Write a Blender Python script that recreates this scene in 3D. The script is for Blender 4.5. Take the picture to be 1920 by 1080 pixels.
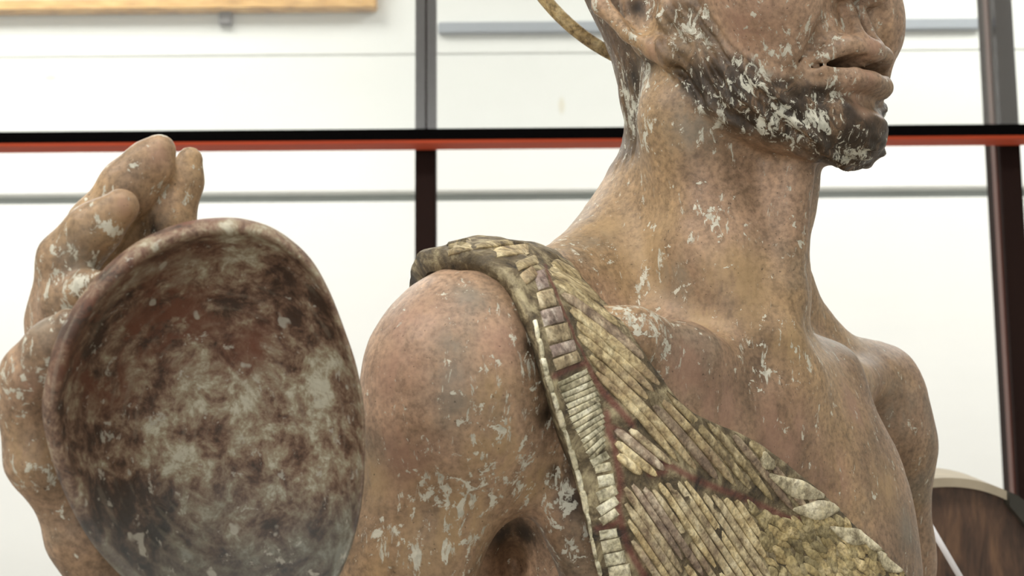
import bpy, bmesh, math, random, time
import numpy as np
from mathutils import Matrix, Vector
T0 = time.time()
SC = bpy.context.scene
for o in list(bpy.data.objects):
    bpy.data.objects.remove(o, do_unlink=True)
COL = SC.collection

# ------------------------------------------------------------------ camera, light, exposure
FPX = 3400.0                      # focal length in pixels of a 1920 px wide frame
CAM_Z = 1.45
PITCH, ROLL = math.radians(10.0), math.radians(-0.45)
cam_data = bpy.data.cameras.new('camera')
cam = bpy.data.objects.new('camera', cam_data); COL.objects.link(cam)
cam_data.sensor_width = 36.0
cam_data.lens = FPX / 1920 * 36.0
cam_data.clip_start = 0.02; cam_data.clip_end = 60
cam_data.dof.use_dof = True
cam_data.dof.focus_distance = 0.80
cam_data.dof.aperture_fstop = 24.0
cam.rotation_mode = 'XYZ'
CAM_R = Matrix.Rotation(math.pi / 2 + PITCH, 4, 'X') @ Matrix.Rotation(ROLL, 4, 'Z')
cam.matrix_world = Matrix.Translation((0, 0, CAM_Z)) @ CAM_R
SC.camera = cam
SC.view_settings.view_transform = 'Standard'
SC.view_settings.look = 'None'
SC.view_settings.gamma = 1.0
SC.view_settings.use_curve_mapping = False
SC.view_settings.exposure = 0.0

world = bpy.data.worlds.new('world'); SC.world = world
world.use_nodes = True
world.node_tree.nodes['Background'].inputs[0].default_value = (0.95, 0.97, 1.0, 1)
world.node_tree.nodes['Background'].inputs[1].default_value = 0.30

def area_light(name, loc, rot, sx, sy, watts, color=(1, 1, 1)):
    l = bpy.data.lights.new(name, 'AREA'); l.shape = 'RECTANGLE'
    l.size = sx; l.size_y = sy; l.energy = watts; l.color = color
    o = bpy.data.objects.new(name, l); COL.objects.link(o)
    o.location = loc; o.rotation_euler = rot
    return o
# daylight fluorescent panels of the room's ceiling
CEIL = 3.0
PANELS = [(-1.4, 0.1), (0.0, 0.1), (1.4, 0.1), (-1.0, 2.4), (1.0, 2.4)]
PANEL_W = [26, 14, 7, 24, 24]
for (x, y), w in zip(PANELS, PANEL_W):
    area_light('ceiling_lamp', (x, y, CEIL - 0.03), (0, 0, 0), 1.15, 0.55, w, (1.0, 0.985, 0.95))

# fill light added behind the camera to brighten the statue from the front
area_light('front_fill', (-0.9, -2.93, 1.75), (math.radians(90), 0, 0), 2.6, 1.7, 47, (0.97, 0.985, 1.0))

# ------------------------------------------------------------------ camera-space helpers (millimetres: x right, y away, z up)
D0 = 850.0
# rows of this matrix turn camera-space mm into world metres
_M = np.array(cam.matrix_world.to_3x3())
def to_world(p):
    p = np.asarray(p, float) / 1000.0
    q = np.stack([p[..., 0], p[..., 2], -p[..., 1]], -1)       # blender camera axes
    return q @ _M.T + np.array([0, 0, CAM_Z])
def P(u, v, dd):
    d = D0 + dd
    return np.array([(u - 960) * d / FPX, d, (540 - v) * d / FPX])
def R(px, dd):
    return px * (D0 + dd) / FPX
def W(u, v, d):                                               # pixel + distance in metres -> world
    return to_world(np.array([(u - 960) * d / FPX, d, (540 - v) * d / FPX]) * 1000.0)

# ------------------------------------------------------------------ materials
def new_mat(name):
    m = bpy.data.materials.new(name); m.use_nodes = True
    nt = m.node_tree; nt.nodes.clear()
    out = nt.nodes.new('ShaderNodeOutputMaterial')
    b = nt.nodes.new('ShaderNodeBsdfPrincipled')
    nt.links.new(b.outputs[0], out.inputs[0])
    return m, nt, b
class NT:
    """short-hand node builder"""
    def __init__(s, nt): s.nt = nt
    def n(s, t, **kw):
        x = s.nt.nodes.new(t)
        for k, v in kw.items(): setattr(x, k, v)
        return x
    def link(s, a, b): s.nt.links.new(a, b)
    def coord(s, scale=(1, 1, 1), rot=(0, 0, 0), kind='Object', loc=(0, 0, 0)):
        tc = s.n('ShaderNodeTexCoord'); mp = s.n('ShaderNodeMapping')
        mp.inputs['Scale'].default_value = scale; mp.inputs['Rotation'].default_value = rot; mp.inputs['Location'].default_value = loc
        s.link(tc.outputs[kind], mp.inputs['Vector']); return mp.outputs[0]
    def noise(s, vec, scale, detail=4, rough=0.55, dist=0.0):
        x = s.n('ShaderNodeTexNoise'); x.inputs['Scale'].default_value = scale
        x.inputs['Detail'].default_value = detail; x.inputs['Roughness'].default_value = rough
        x.inputs['Distortion'].default_value = dist
        s.link(vec, x.inputs['Vector']); return x.outputs['Fac']
    def ramp(s, fac, stops):
        x = s.n('ShaderNodeValToRGB'); e = x.color_ramp.elements
        while len(e) < len(stops): e.new(0.5)
        for el, (p, c) in zip(e, stops):
            el.position = p; el.color = c if len(c) == 4 else (*c, 1)
        s.link(fac, x.inputs[0]); return x.outputs[0]
    def val(s, v):
        x = s.n('ShaderNodeValue'); x.outputs[0].default_value = v; return x.outputs[0]
    def math(s, op, a, b=None, clamp=False):
        x = s.n('ShaderNodeMath', operation=op, use_clamp=clamp)
        for i, q in enumerate((a, b)):
            if q is None: continue
            if isinstance(q, (int, float)): x.inputs[i].default_value = q
            else: s.link(q, x.inputs[i])
        return x.outputs[0]
    def step(s, v, lo, hi):
        x = s.n('ShaderNodeMapRange', interpolation_type='SMOOTHSTEP')
        s.link(v, x.inputs[0]); x.inputs[1].default_value = lo; x.inputs[2].default_value = hi
        return x.outputs[0]
    def mix(s, fac, a, b, mode='MIX'):
        x = s.n('ShaderNodeMix', data_type='RGBA', blend_type=mode)
        for sock, q in ((x.inputs[0], fac), (x.inputs[6], a), (x.inputs[7], b)):
            if isinstance(q, (int, float)): sock.default_value = q
            elif isinstance(q, tuple): sock.default_value = (*q, 1) if len(q) == 3 else q
            else: s.link(q, sock)
        return x.outputs[2]
    def attr(s, name):
        x = s.n('ShaderNodeAttribute'); x.attribute_name = name; return x.outputs['Fac']
    def bump(s, h, strength, dist, bsdf):
        x = s.n('ShaderNodeBump'); x.inputs['Strength'].default_value = strength; x.inputs['Distance'].default_value = dist
        s.link(h, x.inputs['Height']); s.link(x.outputs[0], bsdf.inputs['Normal'])
def srgb(r, g, b):
    f = lambda c: (c / 255 / 12.92) if c / 255 <= 0.04045 else ((c / 255 + 0.055) / 1.055) ** 2.4
    return (f(r), f(g), f(b))

def plain(name, color, rough=0.6, noise_scale=0, var=0.0, metallic=0.0, scale=(1, 1, 1), bump=0.0):
    m, nt, b = new_mat(name); t = NT(nt)
    b.inputs['Roughness'].default_value = rough; b.inputs['Metallic'].default_value = metallic
    if noise_scale:
        f = t.noise(t.coord(scale), noise_scale, 5)
        lo = tuple(c * (1 - var) for c in color); hi = tuple(min(1, c * (1 + var)) for c in color)
        t.link(t.ramp(f, [(0.3, lo), (0.7, hi)]), b.inputs['Base Color'])
        if bump: t.bump(f, bump, 0.002, b)
    else:
        b.inputs['Base Color'].default_value = (*color, 1)
    return m

# ------------------------------------------------------------------ object helpers
def tag(o, label=None, cat=None, kind=None, group=None):
    if label: o['label'] = label
    if cat: o['category'] = cat
    if kind: o['kind'] = kind
    if group: o['group'] = group
    return o
def mesh_obj(name, verts, faces, mat, parent=None, smooth=True):
    me = bpy.data.meshes.new(name)
    if isinstance(verts, np.ndarray): verts = verts.tolist()
    if isinstance(faces, np.ndarray): faces = faces.tolist()
    me.from_pydata(verts, [], faces); me.update()
    if smooth: me.polygons.foreach_set('use_smooth', [True] * len(me.polygons))
    o = bpy.data.objects.new(name, me); COL.objects.link(o)
    if mat: me.materials.append(mat)
    if parent: o.parent = parent
    return o
def box_obj(name, lo, hi, mat, parent=None, bevel=0.0):
    bm = bmesh.new(); bmesh.ops.create_cube(bm, size=1)
    lo, hi = Vector(lo), Vector(hi)
    for v in bm.verts: v.co = Vector([(lo[i] + hi[i]) / 2 + v.co[i] * (hi[i] - lo[i]) for i in range(3)])
    if bevel: bmesh.ops.bevel(bm, geom=bm.edges[:], offset=bevel, segments=2, affect='EDGES')
    me = bpy.data.meshes.new(name); bm.to_mesh(me); bm.free()
    o = bpy.data.objects.new(name, me); COL.objects.link(o)
    if mat: me.materials.append(mat)
    if parent: o.parent = parent
    return o
def tube(name, pts, radius, mat, parent=None, n=14, cyclic=False):
    pts = [Vector(p) for p in pts]; V = []; F = []
    m = len(pts); rad = radius if hasattr(radius, '__len__') else [radius] * m
    up = Vector((0.13, 0.2, 1)).normalized()
    for i, p in enumerate(pts):
        a = pts[i - 1] if (i or cyclic) else p; b = pts[(i + 1) % m] if (i < m - 1 or cyclic) else p
        t = (b - a).normalized(); x = t.cross(up).normalized(); y = x.cross(t)
        for j in range(n):
            an = 2 * math.pi * j / n
            V.append(p + (x * math.cos(an) + y * math.sin(an)) * rad[i])
    for i in range(m if cyclic else m - 1):
        for j in range(n):
            k = (i + 1) % m
            F.append((i * n + j, i * n + (j + 1) % n, k * n + (j + 1) % n, k * n + j))
    if not cyclic:
        F.append(tuple(range(n))[::-1]); F.append(tuple((m - 1) * n + j for j in range(n)))
    return mesh_obj(name, [tuple(v) for v in V], F, mat, parent)
# ------------------------------------------------------------------ spline helper
def crom(pts, n):
    """Catmull-Rom through the rows of pts, n samples in all (uniform in row index)"""
    p = np.asarray(pts, float); m = len(p)
    t = np.linspace(0, m - 1, n); i = np.clip(t.astype(int), 0, m - 2); f = (t - i)[:, None] if p.ndim == 2 else (t - i)[:, None, None]
    g = lambda k: p[np.clip(k, 0, m - 1)]
    a, b, c, d = g(i - 1), g(i), g(i + 1), g(i + 2)
    return 0.5 * (2 * b + (c - a) * f + (2 * a - 5 * b + 4 * c - d) * f ** 2 + (3 * b - a - 3 * c + d) * f ** 3)
# ------------------------------------------------------------------ the room
def RW(u, v, y):
    """room point where the ray through a pixel reaches the plane at distance y"""
    d = W(u, v, 1.0) - np.array([0, 0, CAM_Z]); q = np.array([0, 0, CAM_Z]) + d * (y / d[1]); return q
wm, nt, b = new_mat('white_wall'); t = NT(nt)
b.inputs['Roughness'].default_value = 0.75
co = t.coord()
f = t.noise(co, 1.3, 3); f2 = t.noise(t.coord((1, 1, 5)), 5.0, 4)
col = t.mix(t.math('MULTIPLY', f2, 0.35), t.ramp(f, [(0.3, srgb(226, 226, 222)), (0.7, srgb(238, 238, 234))]), srgb(218, 220, 217))
for (u, v, sx, sz, c) in [(95, 146, 0.014, 0.007, srgb(205, 200, 175)), (1053, 198, 0.008, 0.020, srgb(214, 206, 184))]:     # two old smudges on the plaster
    p = RW(u, v, 3.0); mp = t.n('ShaderNodeMapping'); mp.inputs['Location'].default_value = (-p[0] / sx, 0, -p[2] / sz); mp.inputs['Scale'].default_value = (1 / sx, 0, 1 / sz)
    tc = t.n('ShaderNodeTexCoord'); t.link(tc.outputs['Object'], mp.inputs[0]); ln = t.n('ShaderNodeVectorMath', operation='LENGTH'); t.link(mp.outputs[0], ln.inputs[0])
    col = t.mix(t.math('MULTIPLY', t.step(ln.outputs['Value'], 1.0, 0.4), 0.7), col, c)
t.link(col, b.inputs['Base Color'])
wall_mat = wm
ceil_mat = plain('white_ceiling', srgb(240, 240, 236), 0.8, 4.0, 0.02)
floor_mat = plain('floor_grey', srgb(158, 150, 140), 0.5, 8.0, 0.1)
recess_mat = plain('grey_joint', srgb(150, 154, 150), 0.7, 6.0, 0.05)
X0, X1, Y0, Y1 = -3.2, 3.2, -3.0, 3.0
def struct(o): o['kind'] = 'structure'; return o
struct(box_obj('floor', (X0, Y0, -0.05), (X1, Y1, 0), floor_mat))
ceiling = struct(box_obj('ceiling', (X0, Y0, CEIL), (X1, Y1, CEIL + 0.05), ceil_mat))
struct(box_obj('wall_left', (X0 - 0.06, Y0, 0), (X0, Y1, CEIL), ceil_mat))
struct(box_obj('wall_right', (X1, Y0, 0), (X1 + 0.06, Y1, CEIL), ceil_mat))
struct(box_obj('wall_front', (X0, Y0 - 0.06, 0), (X1, Y0, CEIL), ceil_mat))
fill_surround = struct(box_obj('fill_frame', (-2.24, Y0 + 0.0, 0.86), (0.44, Y0 + 0.045, 0.90), ceil_mat))  # unseen window frame, added round the fill light
for lo, hi in [((-2.24, Y0, 2.60), (0.44, Y0 + 0.045, 2.64)), ((-2.24, Y0, 0.90), (-2.20, Y0 + 0.045, 2.60)), ((0.40, Y0, 0.90), (0.44, Y0 + 0.045, 2.60))]:
    box_obj('fill_frame_bar', lo, hi, ceil_mat, fill_surround)
wall_back = struct(box_obj('wall_back', (X0, Y1 + 0.022, 0), (X1, Y1 + 0.08, CEIL), recess_mat))
zj = RW(960, 367, Y1)[2]; zk = RW(960, 101, Y1)[2]
zs = [0.0, zj - 1.2, zj, zk, zk + 0.62, CEIL]
for i in range(5):
    gap = 0.0085 if i in (1, 2) else 0.004
    lo = zs[i] + (0.0085 if i == 2 else 0.004 if i else 0); hi = zs[i + 1] - (0.0085 if i == 1 else 0.0005 if i == 2 else 0.004 if i < 4 else 0)
    if i == 3: lo = zs[i] + 0.0005
    box_obj('wall_panel', (X0, Y1 - 0.002 * (i == 1), lo), (X1, Y1 + 0.03, hi), wall_mat, wall_back, 0.002)
# ceiling panels that carry the lamps
for (x, y) in PANELS:
    box_obj('light_panel', (x - 0.62, y - 0.32, CEIL - 0.022), (x + 0.62, y + 0.32, CEIL), ceil_mat, ceiling, 0.004)

# ---- glazed screen behind the statue: dark posts, a black rail with an orange underside, glass above it
YG = 2.0
black = plain('black_lacquer', srgb(6, 5, 5), 0.9); black.node_tree.nodes['Principled BSDF'].inputs['Specular IOR Level'].default_value = 0.05
orange = plain('orange_wood', srgb(190, 66, 18), 0.7, 30.0, 0.15, scale=(0.2, 3, 3))
brown = plain('dark_brown_metal', srgb(36, 22, 18), 0.7, 20.0, 0.15, scale=(1, 1, 0.1))
brown.node_tree.nodes['Principled BSDF'].inputs['Specular IOR Level'].default_value = 0.1
redbrown = plain('red_brown_metal', srgb(84, 36, 20), 0.45, 20.0, 0.15, scale=(1, 1, 0.1))
rail_top, rail_bot = RW(960, 239.5, YG), RW(960, 260.5, YG)
rail = bpy.data.objects.new('screen_rail', None); COL.objects.link(rail)
box_obj('rail_bar', (X0, YG, rail_bot[2]), (X1, YG + 0.045, rail_top[2]), black, rail, 0.0008)
box_obj('underside_board', (X0, YG + 0.0015, rail_bot[2] - 0.0035), (X1, YG + 0.034, rail_bot[2] + 0.001), orange, rail, 0.0006)
tag(rail, 'long black horizontal rail with an orange underside behind the statue', 'rail')
def post(ul, ur, v, y0, y1, label, strip=False):
    a, b_ = RW(ul, v, y0), RW(ur, v, y0)
    o = bpy.data.objects.new('screen_post', None); COL.objects.link(o)
    box_obj('post_bar', (a[0], y0, 0), (b_[0], y1, CEIL), brown, o, 0.0015)
    if strip: box_obj('edge_strip', (a[0] - 0.002, y0 + 0.012, 0), (a[0] + 0.001, y0 + 0.03, CEIL), redbrown, o, 0.0004)
    tag(o, label, 'post', group='dark posts of the glazed screen'); return o
post(778, 817, 420, YG + 0.05, YG + 0.085, 'narrow dark brown post between the raised hand and the head')
post(1882, 1922, 420, YG + 0.05, YG + 0.115, 'wide dark brown post at the right edge of the picture', True)
# glass standing on the rail
gm = bpy.data.materials.new('glass'); gm.use_nodes = True; nt = gm.node_tree; nt.nodes.clear()
out = nt.nodes.new('ShaderNodeOutputMaterial'); mx = nt.nodes.new('ShaderNodeMixShader'); tr = nt.nodes.new('ShaderNodeBsdfTransparent'); gl = nt.nodes.new('ShaderNodeBsdfGlossy')
tr.inputs[0].default_value = (0.97, 0.98, 0.97, 1); gl.inputs['Roughness'].default_value = 0.04; gl.inputs[0].default_value = (0.95, 0.96, 1, 1)
mx.inputs[0].default_value = 0.13
nt.links.new(tr.outputs[0], mx.inputs[1]); nt.links.new(gl.outputs[0], mx.inputs[2]); nt.links.new(mx.outputs[0], out.inputs[0])
xa = RW(797, 420, YG)[0]; xb = RW(1895, 420, YG)[0]
for x0, x1, lab in [(xa - 1.3, xa - 0.001, 'clear glass pane above the rail in front of the gilt frame'), (xa + 0.001, xb - 0.001, 'clear glass pane above the rail behind the head'), (xb + 0.001, xb + 1.2, 'clear glass pane above the rail at the far right')]:
    g = box_obj('glass_pane', (x0, YG + 0.020, rail_top[2] - 0.002), (x1, YG + 0.026, 2.6), gm); tag(g, lab, 'glass pane', group='glass panes of the screen')
# grey strip on the wall behind the glass
grey = plain('grey_blue_metal', srgb(146, 152, 160), 0.5, 10, 0.04)
a, b_ = RW(822, 66, Y1), RW(1834, 33, Y1)
st = box_obj('wall_strip', (a[0], Y1 - 0.012, a[2]), (RW(1834, 50, Y1)[0], Y1, b_[2] - 0.004), grey, None, 0.002)
tag(st, 'grey blue metal strip running along the white wall behind the head', 'wall strip')
# gilt picture frame, its lower bar in view
gilt, nt, b = new_mat('gilt_wood'); t = NT(nt); b.inputs['Roughness'].default_value = 0.42
t.link(t.ramp(t.noise(t.coord((3, 3, 40)), 9.0, 5), [(0.3, srgb(150, 104, 40)), (0.5, srgb(206, 158, 84)), (0.72, srgb(228, 188, 120))]), b.inputs['Base Color'])
paper = plain('pale_canvas', srgb(228, 228, 222), 0.8, 3, 0.03)
fr = bpy.data.objects.new('picture_frame', None); COL.objects.link(fr)
p0, p1 = RW(-420, 26, Y1), RW(708, 22, Y1); zb = RW(350, 28, Y1)[2]; bw = 0.021; ht = 0.75
def fbar(lo, hi): box_obj('frame_bar', lo, hi, gilt, fr, 0.003)
fbar((p0[0], Y1 - 0.03, zb), (p1[0], Y1 - 0.002, zb + bw)); fbar((p0[0], Y1 - 0.03, zb + ht), (p1[0], Y1 - 0.002, zb + ht + bw))
fbar((p0[0], Y1 - 0.03, zb + bw), (p0[0] + bw, Y1 - 0.002, zb + ht)); fbar((p1[0] - bw, Y1 - 0.03, zb + bw), (p1[0], Y1 - 0.002, zb + ht))
box_obj('canvas', (p0[0] + 0.01, Y1 - 0.016, zb + 0.01), (p1[0] - 0.01, Y1 - 0.010, zb + ht), paper, fr)
h0, h1 = RW(412, 50, Y1), RW(436, 28, Y1)
box_obj('hanging_bracket', (h0[0], Y1 - 0.014, h0[2]), (h1[0], Y1 - 0.001, zb + 0.012), plain('grey_bracket', srgb(112, 108, 108), 0.5), fr, 0.002)
tag(fr, 'gilt wooden picture frame hanging on the white wall, its lower edge in view', 'picture frame')

# ---- curved wooden board and white rod beyond the far arm
wood, nt, b = new_mat('brown_wood'); t = NT(nt); b.inputs['Roughness'].default_value = 0.4
g = t.noise(t.coord((60, 8, 14), (0, math.radians(-35), 0)), 1.6, 6, 0.6, 0.4)
t.link(t.ramp(g, [(0.3, srgb(40, 30, 26)), (0.5, srgb(84, 62, 48)), (0.72, srgb(122, 92, 68))]), b.inputs['Base Color']); t.bump(g, 0.25, 0.002, b)
edgew = plain('pale_wood_edge', srgb(168, 156, 134), 0.6, 40, 0.12)  # paler tone for the band along the board's top edge
darkend = plain('dark_wood_end', srgb(44, 42, 34), 0.6, 60, 0.3)
bd = bpy.data.objects.new('curved_board', None); COL.objects.link(bd)
arc = crom(np.array([(1690, 905), (1740, 898), (1790, 896), (1840, 903), (1890, 922), (1940, 955), (1990, 1010)], float), 30)
def slab(name, top, bot, d0, d1, mat):
    n = len(top); V = []
    for d in (d0, d1):
        k = d / d0
        V += [tuple(W(960 + (u - 960) / k, 540 + (v - 540) / k, d)) for u, v in top] + [tuple(W(960 + (u - 960) / k, 540 + (v - 540) / k, d)) for u, v in bot]
    F = []
    for i in range(n - 1):
        F += [(i, i + 1, n + i + 1, n + i), (2 * n + i + 1, 2 * n + i, 3 * n + i, 3 * n + i + 1), (2 * n + i, 2 * n + i + 1, i + 1, i), (n + i, n + i + 1, 3 * n + i + 1, 3 * n + i)]
    F += [(0, n, 3 * n, 2 * n), (n - 1, 3 * n - 1, 4 * n - 1, 2 * n - 1)]
    o = mesh_obj(name, V, F, mat, bd, smooth=False); return o
slab('board', arc + (0, 15), arc * (1, 0) + (0, 1300), 1.30, 1.36, wood)
slab('pale_edge', arc, arc + (0, 17), 1.292, 1.366, edgew)
slab('end_block', np.array([(1893, 922), (1910, 930), (1945, 958)], float), np.array([(1893, 948), (1915, 975), (1945, 1010)], float), 1.285, 1.30, darkend)
tag(bd, 'curved dark wooden board with a pale edge beyond the far arm', 'board')
rod = tube('white_rod', [W(1736, 972, 1.15), W(1770, 1030, 1.15), W(1840, 1150, 1.15)], 0.0019, plain('white_enamel', srgb(232, 230, 232), 0.3, 40, 0.03))
tag(rod, 'thin white slanting rod beside the far arm', 'rod')
# ------------------------------------------------------------------ statue: a distance field of its anatomy, meshed by surface nets
UP5 = math.radians(5.0)
ALPHA = math.radians(50)                                       # the statue looks to the right of the camera
def frame_axes(alpha, tau):
    """rows: right-hand side, forward, up of a body frame, in camera-space"""
    r = np.array([-math.cos(alpha), -math.sin(alpha), 0.0]); f = np.array([math.sin(alpha), -math.cos(alpha), 0.0]); z = np.array([0, 0, 1.0])
    f2 = f * math.cos(tau) + z * math.sin(tau); z2 = z * math.cos(tau) - f * math.sin(tau)
    lean = np.array([[1, 0, 0], [0, math.cos(UP5), math.sin(UP5)], [0, -math.sin(UP5), math.cos(UP5)]])
    return np.array([lean @ r, lean @ f2, lean @ z2])
HEAD_AX = frame_axes(math.radians(50), math.radians(9))
LIP = P(1652, 120, -45)
HEAD_O = LIP - HEAD_AX[1] * 84.0                                # ear-axis point at lip height
BODY_AX = frame_axes(math.radians(50), 0.0)
def H(a, b, c): return HEAD_O + HEAD_AX.T @ np.array([a, b, c], float)

PRIMS = []   # dicts: kind, op (0 add, 1 cut), k, space ('c' camera, 'h' head), mirror, data, bound centre+radius
def add(kind, data, k=6.0, op=0, space='c', mir=False, zone='body'):
    PRIMS.append(dict(kind=kind, data=data, k=k, op=op, space=space, mir=mir, zone=zone))
def cone(p0, r0, p1, r1, **kw): add('cone', (np.array(p0, float), float(r0), np.array(p1, float), float(r1)), **kw)
def ell(c, rad, ax=None, **kw):
    add('ell', (np.array(c, float), np.array(rad, float), np.eye(3) if ax is None else np.array(ax, float)), **kw)
def chain(pts, **kw):
    for a, b in zip(pts[:-1], pts[1:]): cone(a[0], a[1], b[0], b[1], **kw)
def pc(u, v, dd, rpx): return (P(u, v, dd), R(rpx, dd))
def cut(kind_fn, *a, **kw): kind_fn(*a, op=1, **kw)

def d_cone(p, a, ra, b, rb):
    ba = b - a; l2 = ba @ ba
    pa = p - a
    t = np.clip(pa @ ba / l2, 0, 1)
    q = pa - t[:, None] * ba
    return np.sqrt((q * q).sum(1)) - (ra + (rb - ra) * t)
def d_ell(p, c, r, ax):
    q = (p - c) @ ax.T
    k0 = np.sqrt(((q / r) ** 2).sum(1)); k1 = np.sqrt(((q / (r * r)) ** 2).sum(1)) + 1e-9
    return k0 * (k0 - 1.0) / k1
def prim_bound(pr):
    if 'bound' in pr: return pr['bound']
    if pr['kind'] == 'cone':
        a, ra, b, rb = pr['data']; c = (a + b) / 2; r = np.linalg.norm(a - b) / 2 + max(ra, rb)
    else:
        c, rr, _ = pr['data']; r = rr.max()
    pr['bound'] = (c, r); return pr['bound']
def sdf_chunk(p, zones=None):
    dh = np.full(len(p), 1e3); db = dh.copy(); cc = p.mean(0); cr = np.sqrt(((p - cc) ** 2).sum(1).max())
    q = (p - HEAD_O) @ HEAD_AX.T; qm = q.copy(); qm[:, 0] = np.abs(qm[:, 0])
    qc = q.mean(0)
    for pr in PRIMS:
        if zones and pr['zone'] not in zones: continue
        c, r = prim_bound(pr); k = pr['k']
        if pr['space'] == 'c': lb = np.linalg.norm(c - cc) - cr - r
        else:
            lb = np.linalg.norm(c - qc) - cr - r
            if pr['mir']: lb = min(lb, np.linalg.norm(c * np.array([-1, 1, 1]) - qc) - cr - r)
        hd = pr['space'] == 'h'
        d = dh if hd else db
        if pr['op'] == 0 and lb > d.max() + k and d.max() < 900: continue
        if pr['op'] == 1 and lb > k + 3: continue
        x = p if pr['space'] == 'c' else (qm if pr['mir'] else q)
        e = d_cone(x, *pr['data']) if pr['kind'] == 'cone' else d_ell(x, *pr['data'])
        if pr['op'] == 0:
            h = np.maximum(k - np.abs(d - e), 0) / k
            d = np.minimum(d, e) - h * h * k * 0.25
        else:
            e = -e; h = np.maximum(k - np.abs(d - e), 0) / k
            d = np.maximum(d, e) + h * h * k * 0.25
        if hd: dh = d
        else: db = d
    k = HEAD_K; h = np.maximum(k - np.abs(dh - db), 0) / k
    return np.minimum(dh, db) - h * h * k * 0.25
HEAD_K = 5.0
def sdf(p, zones=None, chunk=6000):
    out = np.empty(len(p))
    for i in range(0, len(p), chunk): out[i:i + chunk] = sdf_chunk(p[i:i + chunk], zones)
    return out
def grad(p, zones=None, e=0.6):
    g = np.empty_like(p)
    for i in range(3):
        o = np.zeros(3); o[i] = e
        g[:, i] = sdf(p + o, zones) - sdf(p - o, zones)
    return g / (np.linalg.norm(g, axis=1, keepdims=True) + 1e-9)

def march(uv, level=0.0, zones=('body',), start=480.0, stop=1300.0):
    """where camera rays through the pixels meet the anatomy offset by level"""
    uv = np.asarray(uv, float)
    dirs = np.stack([(uv[:, 0] - 960) / FPX, np.ones(len(uv)), (540 - uv[:, 1]) / FPX], 1)
    n = np.linalg.norm(dirs, axis=1); dirs /= n[:, None]
    t = np.full(len(uv), start); best = t.copy(); bd = np.full(len(uv), 1e9)
    for _ in range(90):
        d = sdf(dirs * t[:, None], zones) - level
        m = np.abs(d) < bd; bd[m] = np.abs(d[m]); best[m] = t[m]
        t = np.minimum(t + np.clip(d * 0.85, -5, 60), stop)
    return dirs * best[:, None], bd

# ---- head (local mm: a to the statue's right, b forward from the ear axis, c up from the line of the lips)
hk = dict(space='h')
ell((0, 6, 102), (57, 72, 80), k=10, **hk)                                  # cranium
ell((0, -10, 56), (49, 40, 56), k=12, **hk)                                  # occiput
ell((0, 28, 44), (50, 42, 70), k=12, **hk)                                   # face block
cone((46, 10, 34), 11, (40, 26, -6), 10, k=10, mir=True, **hk)               # ramus
cone((40, 27, -8), 9, (18, 56, -26), 11, k=12, mir=True, **hk)               # mandible
ell((0, 63, -25), (22, 16.5, 15), k=9, **hk)                                 # chin
ell((0, 38, -14), (34, 32, 18), k=12, **hk)                                  # floor of the mouth
ell((27, 42, 4), (22, 24, 30), k=12, mir=True, **hk)                         # cheek
ell((34, 56, 38), (29, 24, 32), k=12, mir=True, **hk)
ell((42, 44, 52), (16, 18, 16), k=14, mir=True, **hk)                        # cheek bone
ell((0, 58.5, 7), (44, 17.5, 23), k=8, **hk)                                   # muzzle
chain([((0, 80.5, 7.6), 5.2), ((14, 77, 7.0), 4.8), ((30, 64.5, 0.6), 3.2)], k=5, mir=True, **hk)          # upper lip
chain([((0, 78.0, -7.0), 5.2), ((13, 75.0, -6.6), 5.0), ((27, 65.5, -2.6), 3.2)], k=4, mir=True, **hk)        # lower lip
ell((0, 82.5, -16.5), (34, 8, 4), k=6, op=1, **hk)                             # fold under the lip
for bq in (90, 86, 82, 78, 74, 70, 66, 62, 58):
    chain([((0, bq, 0.4), 1.4), ((8, bq - 1.5, 1.2), 3.3), ((16, bq - 6.0, 0.7), 3.0), ((23, bq - 10.5, -0.2), 1.8), ((30, bq - 15, -1.2), 0.5)], k=0.8, op=1, mir=True, **hk)   # parted mouth
cone((0, 76, 76), 7, (0, 93, 44), 9.5, k=8, **hk)                            # nose
ell((12, 80, 38), (8, 10, 7.5), k=5, mir=True, **hk)                         # nostril wing
ell((6, 86, 31), (3.6, 6, 5), k=2, op=1, mir=True, **hk)                     # nostril
cone((5, 75.5, 29), 2.5, (6, 79.5, 12), 2.5, k=5, mir=True, **hk)                # philtral ridge
ell((30, 72, 68), (17, 12, 12), k=8, op=1, mir=True, **hk)                   # eye socket
ell((29, 60, 68), (13, 13, 13), k=3, mir=True, **hk)                         # eye
cone((10, 78, 82), 6, (42, 60, 84), 7, k=8, mir=True, **hk)                  # brow
cone((22, 78, 28), 2.0, (38, 66, -6), 2.5, k=8, op=1, mir=True, **hk)        # fold from nose to mouth
for da, db_ in ((0, 0), (5, -4), (10, -9)):
    cone((20 + da, 76 + db_, 17), 0.9, (31 + da, 66 + db_ * 0.8, 5 - da * 0.5), 1.4, k=2.5, op=1, mir=True, **hk)     # strands of the moustache
# ear
EAR = [((55, 11, 17), 6.8), ((57, 4, 22), 4.6), ((61, -6, 32), 3.8), ((65, -16, 47), 3.8), ((65, -17, 66), 3.8), ((61, -7, 77), 3.8), ((55, 4, 75), 3.8)]
chain([(np.array(p), r) for p, r in EAR], k=3, mir=True, **hk)
ell((51, 0, 46), (8, 15, 28), k=4, mir=True, **hk)
ell((60, 1.5, 47), (9, 9, 19), k=3, op=1, mir=True, **hk)
ell((54, 14, 38), (4, 4, 8), k=3, mir=True, **hk)                             # tragus
# beard mass along the jaw
cone((46, 18, 14), 9, (40, 29, -8), 9, k=8, mir=True, **hk)
cone((40, 29, -8), 9, (22, 56, -26), 10, k=8, mir=True, **hk)
# hair at the nape
ell((0, -18, 12), (38, 29, 48), k=12, **hk)

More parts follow.
